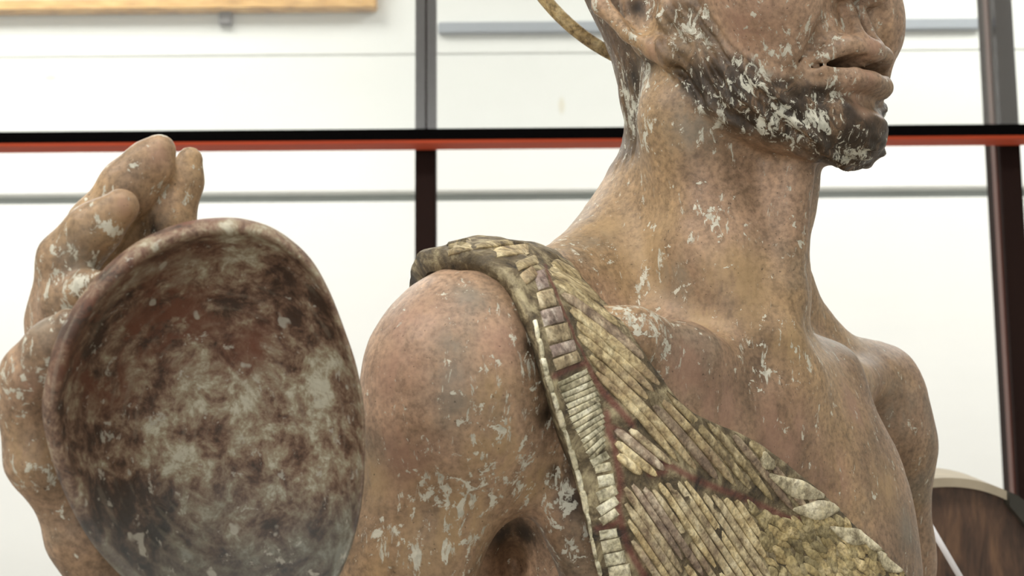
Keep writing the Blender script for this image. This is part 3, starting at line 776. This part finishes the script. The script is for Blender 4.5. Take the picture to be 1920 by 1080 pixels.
# ------------------------------------------------------------------ statue materials
def patina(name, palette, chalk=(204, 200, 186), dark=(46, 36, 27), fleck=0.5, streak=(1, 1, 0.35), bump=0.35, use_attr=True, rough=0.52, extra=None, base_dens=0.022):
    m, nt, b = new_mat(name); t = NT(nt)
    co = t.coord(); cs = t.coord(streak)
    a = t.noise(co, 16, 5, 0.6, 0.3); c = t.noise(t.coord(loc=(3, 1, 7)), 9, 4, 0.55); g = t.noise(co, 420, 3, 0.6); st = t.noise(cs, 95, 5, 0.65, 0.4)
    col = t.ramp(a, [(0.28, srgb(*palette[0])), (0.46, srgb(*palette[1])), (0.62, srgb(*palette[2]))])
    col = t.mix(t.math('MULTIPLY', t.step(c, 0.48, 0.62), 0.75), col, srgb(*palette[3]))
    c2 = t.noise(t.coord(loc=(11, 4, 2)), 13, 5, 0.6)
    col = t.mix(t.math('MULTIPLY', t.step(c2, 0.55, 0.68), 0.6), col, srgb(*palette[4]))
    col = t.mix(0.55, col, t.ramp(st, [(0.3, (0.62, 0.6, 0.58)), (0.55, (1, 1, 1)), (0.7, (1.25, 1.22, 1.18))]), 'MULTIPLY')
    md = t.noise(t.coord(loc=(8, 3, 1)), 75, 8, 0.75, 0.3)
    col = t.mix(0.55, col, t.ramp(md, [(0.36, (0.6, 0.57, 0.54)), (0.5, (1, 1, 1)), (0.64, (1.26, 1.24, 1.2))]), 'MULTIPLY')
    col = t.mix(0.7, col, t.ramp(g, [(0.34, (0.55, 0.54, 0.53)), (0.5, (1, 1, 1)), (0.66, (1.35, 1.33, 1.3))]), 'MULTIPLY')
    if use_attr:
        for an, cc in (('ochre', (164, 136, 100)), ('ash', (122, 113, 101)), ('rose', (158, 122, 104))):
            col = t.mix(t.math('MULTIPLY', t.attr(an), t.math('ADD', 0.25, t.step(st, 0.35, 0.6))), col, t.mix(0.35, srgb(*cc), col))
    if extra: col = extra(t, col)
    # dark pits
    pit = t.step(t.noise(co, 620, 3, 0.6), 0.66, 0.72)
    col = t.mix(t.math('MULTIPLY', pit, 0.6), col, srgb(*dark))
    # chalky flecks of lost coating: big flakes and fine spatter, thicker where the attribute says so
    n1 = t.noise(cs, 250, 6, 0.72, 0.5); n2 = t.noise(co, 150, 5, 0.68, 0.3); n3 = t.noise(t.coord(loc=(5, 5, 5)), 11, 3)
    dens = t.math('ADD', t.math('MULTIPLY', t.step(n3, 0.42, 0.66), 0.05), base_dens)
    if use_attr:
        dens = t.math('ADD', dens, t.math('MULTIPLY', t.attr('chalk'), 0.095))
        col = t.mix(t.math('MULTIPLY', t.attr('grime_shade'), t.step(t.noise(cs, 60, 5, 0.7), 0.35, 0.55)), col, srgb(*dark))
    fl1 = t.step(t.math('ADD', n1, dens), 0.655, 0.69); fl2 = t.step(t.math('ADD', n2, t.math('MULTIPLY', dens, 0.9)), 0.675, 0.70)
    fl = t.math('MAXIMUM', fl1, fl2)
    fl = t.math('MULTIPLY', fl, fleck, True)
    h = t.math('ADD', t.math('MULTIPLY', g, 0.25), t.math('MULTIPLY', fl, 0.35)); h = t.math('ADD', h, t.math('MULTIPLY', st, 0.3)); h = t.math('SUBTRACT', h, t.math('MULTIPLY', pit, 0.3))
    chalkcol = t.ramp(t.noise(co, 300, 3), [(0.3, srgb(*[int(x * 0.8) for x in chalk])), (0.6, srgb(*chalk))])
    if use_attr:
        be = t.attr('beard')
        bn = t.noise(t.coord((1, 1, 0.5)), 130, 5, 0.7, 0.6)
        bcol = t.ramp(bn, [(0.43, srgb(22, 17, 11)), (0.54, srgb(52, 40, 28)), (0.63, srgb(106, 83, 62)), (0.73, srgb(156, 128, 102))])
        col = t.mix(t.math('MULTIPLY', be, 0.9), col, bcol)
        bw = t.noise(t.coord((1, 1, 0.5), loc=(2, 9, 4)), 190, 6, 0.72, 0.8)
        fl = t.math('MAXIMUM', fl, t.math('MULTIPLY', t.step(t.math('ADD', bw, t.math('MULTIPLY', t.attr('chalk'), 0.11)), 0.62, 0.65), t.math('MULTIPLY', be, 0.95)))
        h = t.math('ADD', h, t.math('MULTIPLY', t.math('MULTIPLY', bn, be), 1.2))
    col = t.mix(fl, col, chalkcol)
    col = t.mix(1.0, col, (1.06, 1.07, 1.03), 'MULTIPLY')
    t.link(col, b.inputs['Base Color'])
    b.inputs['Roughness'].default_value = rough; b.inputs['Specular IOR Level'].default_value = 0.4
    t.bump(h, bump, 0.0016, b)
    return m
skin_mat = patina('weathered_terracotta', [(104, 84, 67), (142, 116, 94), (168, 138, 116), (160, 132, 99), (122, 111, 97)], fleck=0.85)
def blue_low(t, col):
    z = t.n('ShaderNodeSeparateXYZ'); tc = t.n('ShaderNodeTexCoord'); t.link(tc.outputs['Object'], z.inputs[0])
    zz = t.math('ADD', z.outputs[2], t.math('MULTIPLY', t.noise(t.coord(), 45, 4), 0.035))
    z0 = float(W(380, 900, 0.6)[2])
    return t.mix(t.math('MULTIPLY', t.step(zz, z0 + 0.03, z0 - 0.012), 0.65), col, srgb(82, 88, 88))
def make_bowl_mat():
    m, nt, b = new_mat('weathered_bowl'); t = NT(nt); co = t.coord()
    n = t.noise(co, 95, 9, 0.74, 0.3); big = t.noise(t.coord(loc=(4, 2, 9)), 14, 3, 0.5)
    v = t.math('ADD', t.math('MULTIPLY', t.math('SUBTRACT', n, 0.5), 1.9), 0.47)
    v = t.math('ADD', v, t.math('MULTIPLY', t.math('SUBTRACT', big, 0.5), 0.5))
    v = t.math('ADD', v, t.math('MULTIPLY', t.attr('pale'), 0.13)); v = t.math('SUBTRACT', v, t.math('MULTIPLY', t.attr('stain_shade'), 0.13))
    col = t.ramp(v, [(0.26, srgb(66, 48, 36)), (0.42, srgb(114, 86, 68)), (0.52, srgb(144, 120, 98)), (0.62, srgb(162, 148, 122)), (0.76, srgb(202, 196, 174))])
    col = t.mix(t.math('MULTIPLY', t.attr('rust'), t.step(t.noise(co, 70, 6, 0.7), 0.46, 0.54)), col, srgb(112, 68, 48))
    col = blue_low(t, col)
    ring = t.math('SINE', t.math('MULTIPLY', t.attr('rho'), 95.0)); rn = t.noise(co, 60, 4, 0.6, 0.5)
    arcs = t.math('MULTIPLY', t.step(t.math('ADD', ring, t.math('MULTIPLY', t.math('SUBTRACT', rn, 0.5), 5.0)), 0.8, 1.5), 0.2)
    col = t.mix(arcs, col, srgb(160, 150, 130))
    fl = t.step(t.noise(co, 170, 6, 0.7, 0.3), 0.61, 0.65); fl = t.math('MAXIMUM', fl, t.step(t.noise(co, 90, 2, 0.5), 0.68, 0.71))
    col = t.mix(t.math('MULTIPLY', fl, 0.75), col, srgb(188, 182, 166))
    t.link(col, b.inputs['Base Color']); b.inputs['Roughness'].default_value = 0.5
    t.bump(t.math('ADD', n, t.math('MULTIPLY', ring, 0.05)), 0.6, 0.002, b); return m
bowl_mat = make_bowl_mat()
def leaf_mat(name, lo, mid, hi, dirt, scale=(1, 1, 1)):
    m, nt, b = new_mat(name); t = NT(nt); co = t.coord()
    n = t.noise(co, 120, 6, 0.7, 0.5); n2 = t.noise(co, 34, 4, 0.6); n3 = t.noise(co, 520, 3, 0.6)
    col = t.ramp(n, [(0.34, srgb(*lo)), (0.5, srgb(*mid)), (0.66, srgb(*hi))])
    col = t.mix(t.math('MULTIPLY', t.step(n2, 0.5, 0.66), 0.6), col, srgb(*dirt))
    n4 = t.noise(t.coord(loc=(6, 6, 1)), 210, 6, 0.75, 0.4)
    col = t.mix(0.85, col, t.ramp(n4, [(0.38, (0.5, 0.46, 0.42)), (0.47, (1, 1, 1)), (0.62, (1.18, 1.17, 1.14))]), 'MULTIPLY')
    col = t.mix(0.7, col, t.ramp(n3, [(0.34, (0.5, 0.48, 0.45)), (0.5, (1, 1, 1)), (0.66, (1.25, 1.24, 1.2))]), 'MULTIPLY')
    col = t.mix(1.0, col, (1.2, 1.2, 1.21), 'MULTIPLY')
    t.link(col, b.inputs['Base Color']); b.inputs['Roughness'].default_value = 0.6
    t.bump(t.math('ADD', n, t.math('MULTIPLY', n3, 0.5)), 0.5, 0.0012, b); return m
LM = dict(
    A=[leaf_mat('leaf_olive', (92, 78, 54), (154, 138, 102), (198, 184, 148), (112, 96, 72)), leaf_mat('leaf_tan', (108, 88, 62), (172, 154, 116), (210, 196, 158), (122, 100, 80)), leaf_mat('leaf_umber', (86, 70, 58), (140, 122, 100), (190, 174, 146), (104, 86, 72))],
    C=[leaf_mat('strand_tan', (112, 92, 72), (180, 164, 130), (216, 204, 172), (126, 104, 90)), leaf_mat('strand_mauve', (98, 80, 70), (154, 136, 116), (204, 190, 166), (112, 92, 82)), leaf_mat('strand_cream', (130, 108, 74), (198, 180, 138), (224, 210, 172), (156, 134, 96))],
    D=[leaf_mat('bark_yellow', (104, 86, 52), (168, 150, 106), (208, 190, 148), (122, 110, 74)), leaf_mat('bark_olive', (86, 74, 48), (144, 130, 92), (190, 176, 138), (102, 92, 64))],
    E=[leaf_mat('leaflet_cream', (120, 110, 86), (186, 176, 146), (220, 212, 186), (140, 130, 106))],
    P=[leaf_mat('rung_mauve', (106, 88, 82), (156, 140, 128), (210, 200, 186), (124, 104, 96)), leaf_mat('rung_olive', (100, 86, 64), (160, 144, 114), (202, 190, 160), (118, 100, 80))],
    W=[leaf_mat('rung_white', (104, 98, 76), (206, 200, 172), (234, 230, 208), (150, 142, 112)), leaf_mat('rung_ivory', (92, 86, 66), (190, 182, 152), (224, 216, 190), (136, 128, 98))])
dm, nt, b = new_mat('drape_ground'); t = NT(nt); co = t.coord()
n = t.noise(co, 90, 6, 0.7, 0.4); n2 = t.noise(co, 260, 4, 0.65)
ground = t.ramp(n, [(0.34, srgb(46, 38, 28)), (0.5, srgb(104, 90, 66)), (0.66, srgb(182, 168, 132))])
red = t.ramp(n, [(0.34, srgb(62, 42, 36)), (0.5, srgb(112, 70, 56)), (0.66, srgb(140, 104, 86))])
t.link(t.mix(t.attr('vein'), ground, red), b.inputs['Base Color']); b.inputs['Roughness'].default_value = 0.65
t.bump(t.math('ADD', n, t.math('MULTIPLY', n2, 0.6)), 0.7, 0.002, b)
drape_mat = dm

# ------------------------------------------------------------------ statue meshes
GRID_H = 1.3
BV, BF = surface_nets((-256, 484, -330), (262, 1110, 262), GRID_H, None)
print('surface nets', len(BV), len(BF), round(time.time() - T0, 1))
def vert_normals(V, F):
    n = np.cross(V[F[:, 2]] - V[F[:, 0]], V[F[:, 3]] - V[F[:, 1]]); out = np.zeros_like(V)
    for k in range(4):
        for c in range(3): out[:, c] += np.bincount(F[:, k], n[:, c], len(V))
    return out / (np.linalg.norm(out, axis=1, keepdims=True) + 1e-9)
NRM = vert_normals(BV, BF)
ss = lambda x, a, b_: (lambda y: y * y * (3 - 2 * y))(np.clip((x - a) / (b_ - a), 0, 1))
Q = (BV - HEAD_O) @ HEAD_AX.T; Qa = np.abs(Q[:, 0])
def poly_dist(p, pts):
    d = np.full(len(p), 1e9)
    for (a, b_) in zip(pts[:-1], pts[1:]):
        a, b_ = np.array(a, float), np.array(b_, float); ab = b_ - a; t_ = np.clip((p - a) @ ab / (ab @ ab), 0, 1)
        d = np.minimum(d, np.linalg.norm(p - a - t_[:, None] * ab, axis=1))
    return d
Qm = np.stack([Qa, Q[:, 1], Q[:, 2]], 1)
ragged = 3.0 * vnoise(BV / 7.0, 3)
bd_ = poly_dist(Qm, [(54, 18, 26), (50, 28, 4), (42, 40, -10), (26, 56, -18), (12, 66, -30), (0, 68, -34)]) + ragged
beard = ss(bd_, 19, 12) * ss(Q[:, 2], -60, -40) * (Q[:, 1] > 8)
chinf = ss(poly_dist(Qm, [(14, 74, -32), (0, 80, -32)]) + ragged, 14, 8)
beard = np.maximum(beard, chinf * 0.85)
bmask = beard * (0.55 + 0.45 * ss(Q[:, 2], 16, 2))
mous = ss(poly_dist(Qm, [(16, 74, 18), (30, 66, 2), (34, 60, -8)]) + ragged, 10, 5) * 0.6
nape = ss(Q[:, 1] + 0.25 * Q[:, 2] + ragged, 2, -6) * ss(Q[:, 2], -24, -12) * (Qa < 52)
# strands: ridges running down and forward on the jaw, straight down at the nape
acr = Q[:, 1] * 0.88 + Q[:, 2] * 0.46; alo = -Q[:, 1] * 0.46 + Q[:, 2] * 0.88
acr = acr + 1.6 * vnoise(BV / 11.0, 8)
st1 = vnoise(np.stack([acr / 2.6, alo / 13.0, Q[:, 0] / 9.0], 1), 11); st2 = vnoise(np.stack([acr / 1.5, alo / 8.0, Q[:, 0] / 7.0], 1), 12)
bdisp = beard * (1 - 0.6 * chinf) * (2.3 * st1 + 0.9 * st2 + 0.5)
nst = vnoise(np.stack([(Q[:, 1] * 0.8 + Q[:, 0] * 0.6) / 2.2, Q[:, 2] / 14.0, Q[:, 0] / 8], 1), 14)
acr2 = Q[:, 1] * 0.5 + Q[:, 2] * 0.86 + Qa * 0.5
mst = vnoise(np.stack([acr2 / 2.0, Qa / 12.0, Q[:, 1] / 14.0], 1), 15)
disp = bdisp + nape * 1.0 * nst + mous * 1.3 * mst
disp += 0.35 * vnoise(BV / 17.0, 1) + 0.16 * vnoise(BV / 5.0, 2)
BV2 = BV + NRM * disp[:, None]
def spots(lst):
    """soft stains round points of the surface; each is found once, then lives in space"""
    hits, _ = march([(u, v) for u, v, r in lst], 0.0); out = np.zeros(len(BV))
    for h, (u, v, r) in zip(hits, lst):
        rr = r * h[1] / FPX; d2 = ((BV - h) ** 2).sum(1); m = d2 < (2.2 * rr) ** 2
        out[m] = np.maximum(out[m], np.exp(-d2[m] / (rr * rr)))
    return out
chalk = spots([(1230, 520, 60), (1205, 250, 50), (1330, 400, 60), (1240, 600, 60), (1190, 590, 40), (900, 790, 80), (830, 920, 100), (950, 880, 90), (1000, 700, 50), (1025, 800, 50), (1040, 920, 60), (1060, 1020, 60), (720, 1010, 60),
               (1440, 110, 60), (1540, 70, 60), (1490, 90, 50), (1400, 170, 60), (1450, 220, 60), (1190, 70, 24), (1205, 160, 60), (1180, 200, 60), (1560, 160, 40), (1300, 60, 50), (1340, 220, 50), (1530, 230, 40), (1440, 700, 40), (1410, 640, 35),
               (130, 530, 60), (150, 610, 40), (180, 500, 50), (330, 370, 40), (90, 700, 40), (200, 430, 30), (60, 900, 40), (1620, 30, 40), (1600, 290, 40), (990, 640, 40), (880, 1030, 60)])
grime_shade = spots([(1195, 15, 30), (996, 655, 32), (1012, 720, 34), (1028, 775, 34), (1044, 830, 36), (1056, 885, 36), (1074, 940, 30), (985, 600, 22), (1180, 150, 40), (1190, 210, 34), (1215, 120, 24), (940, 1000, 46), (985, 1000, 46), (150, 700, 30), (285, 430, 30)])  # dirt along the drape, plus shade painted into ear hollow and armpit
ochre = spots([(925, 740, 50), (930, 850, 70), (850, 980, 90), (760, 1040, 60), (1000, 900, 50), (1230, 490, 80), (1130, 430, 50), (1380, 540, 80), (1330, 600, 60), (1480, 640, 40), (700, 900, 50), (1660, 900, 50), (60, 860, 50), (230, 400, 24)])
ash = spots([(845, 640, 42), (845, 700, 42), (850, 750, 36), (880, 560, 34), (1270, 520, 44), (1110, 450, 36), (1570, 640, 50), (1680, 760, 50), (1300, 240, 50), (1700, 990, 40), (80, 600, 40), (150, 480, 34)])
rose = spots([(740, 700, 60), (770, 600, 60), (760, 850, 60), (940, 640, 40), (1290, 690, 60), (1350, 760, 70), (1470, 820, 80), (1600, 760, 50), (1560, 900, 60), (1640, 85, 22), (1628, 140, 20), (1600, 200, 40), (1400, 40, 60), (1230, 90, 26), (295, 285, 30), (235, 385, 28), (128, 610, 18), (60, 720, 30)])
chalk = np.maximum(chalk, mous * 0.8)
statue = bpy.data.objects.new('statue', None); COL.objects.link(statue)
tag(statue, 'weathered statue of a bearded man in a leaf drape holding up a bowl', 'statue')
body = mesh_obj('body', to_world(BV2), BF, skin_mat, statue)
for nme, arr in (('beard', np.clip(np.maximum(bmask, nape * 0.75), 0, 1)), ('chalk', chalk), ('grime_shade', grime_shade), ('ochre', ochre), ('ash', ash), ('rose', rose)):
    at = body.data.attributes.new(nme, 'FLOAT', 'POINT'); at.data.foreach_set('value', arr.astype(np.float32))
print('body', round(time.time() - T0, 1))
bowl = build_bowl(bowl_mat, statue); drape = build_drape(drape_mat, statue)
me = bowl.data; bp = np.empty(len(me.vertices) * 3); me.vertices.foreach_get('co', bp); bp = bp.reshape(-1, 3)
bc = W(398, 800, 0.6)
def bowl_stain(lst):
    out = np.zeros(len(bp))
    for u, v, r in lst:
        c = np.array(W(u, v, 0.618)); d2 = ((bp - c) ** 2)[:, [0, 2]].sum(1); out = np.maximum(out, np.exp(-d2 / (r / 5500.0) ** 2))
    return out
for nme, arr in (('pale', bowl_stain([(430, 740, 60), (440, 800, 50), (590, 720, 60), (330, 880, 60), (470, 480, 60), (600, 900, 50), (250, 850, 40), (640, 1010, 40)])), ('stain_shade', bowl_stain([(520, 560, 70), (600, 600, 50), (500, 680, 36), (180, 640, 40), (250, 980, 60)])),  # the dark spots include rim shade painted into the upper right
                 ('rust', bowl_stain([(330, 590, 80), (250, 620, 60), (200, 720, 50), (460, 640, 50), (380, 430, 60)])), ('rho', np.linalg.norm((bp - bc)[:, [0, 2]] * [1.25, 1.0], axis=1) / 0.07)):
    at = me.attributes.new(nme, 'FLOAT', 'POINT'); at.data.foreach_set('value', arr.astype(np.float32))
bowl['label'] = 'hollow oval shell bowl'; drape['label'] = 'drape of ridged leaves over the shoulder'
print('drape', round(time.time() - T0, 1))
lay_blades(drape, LM)
# bent tube of the halo behind the head
brass = leaf_mat('halo_brass', (108, 88, 56), (156, 134, 92), (186, 168, 128), (120, 100, 70))
hc = P(1330, -250, 70); hr = R(396, 70)
ring = [to_world(hc + hr * np.array([math.cos(a), 0.0, math.sin(a)])) for a in np.linspace(0, 2 * math.pi, 120, endpoint=False)]
halo = tube('halo_ring', ring, R(12.5, 70) / 1000, brass, statue, cyclic=True); halo['label'] = 'bent brass tube behind the head'
print('done', round(time.time() - T0, 1), len(drape.children))
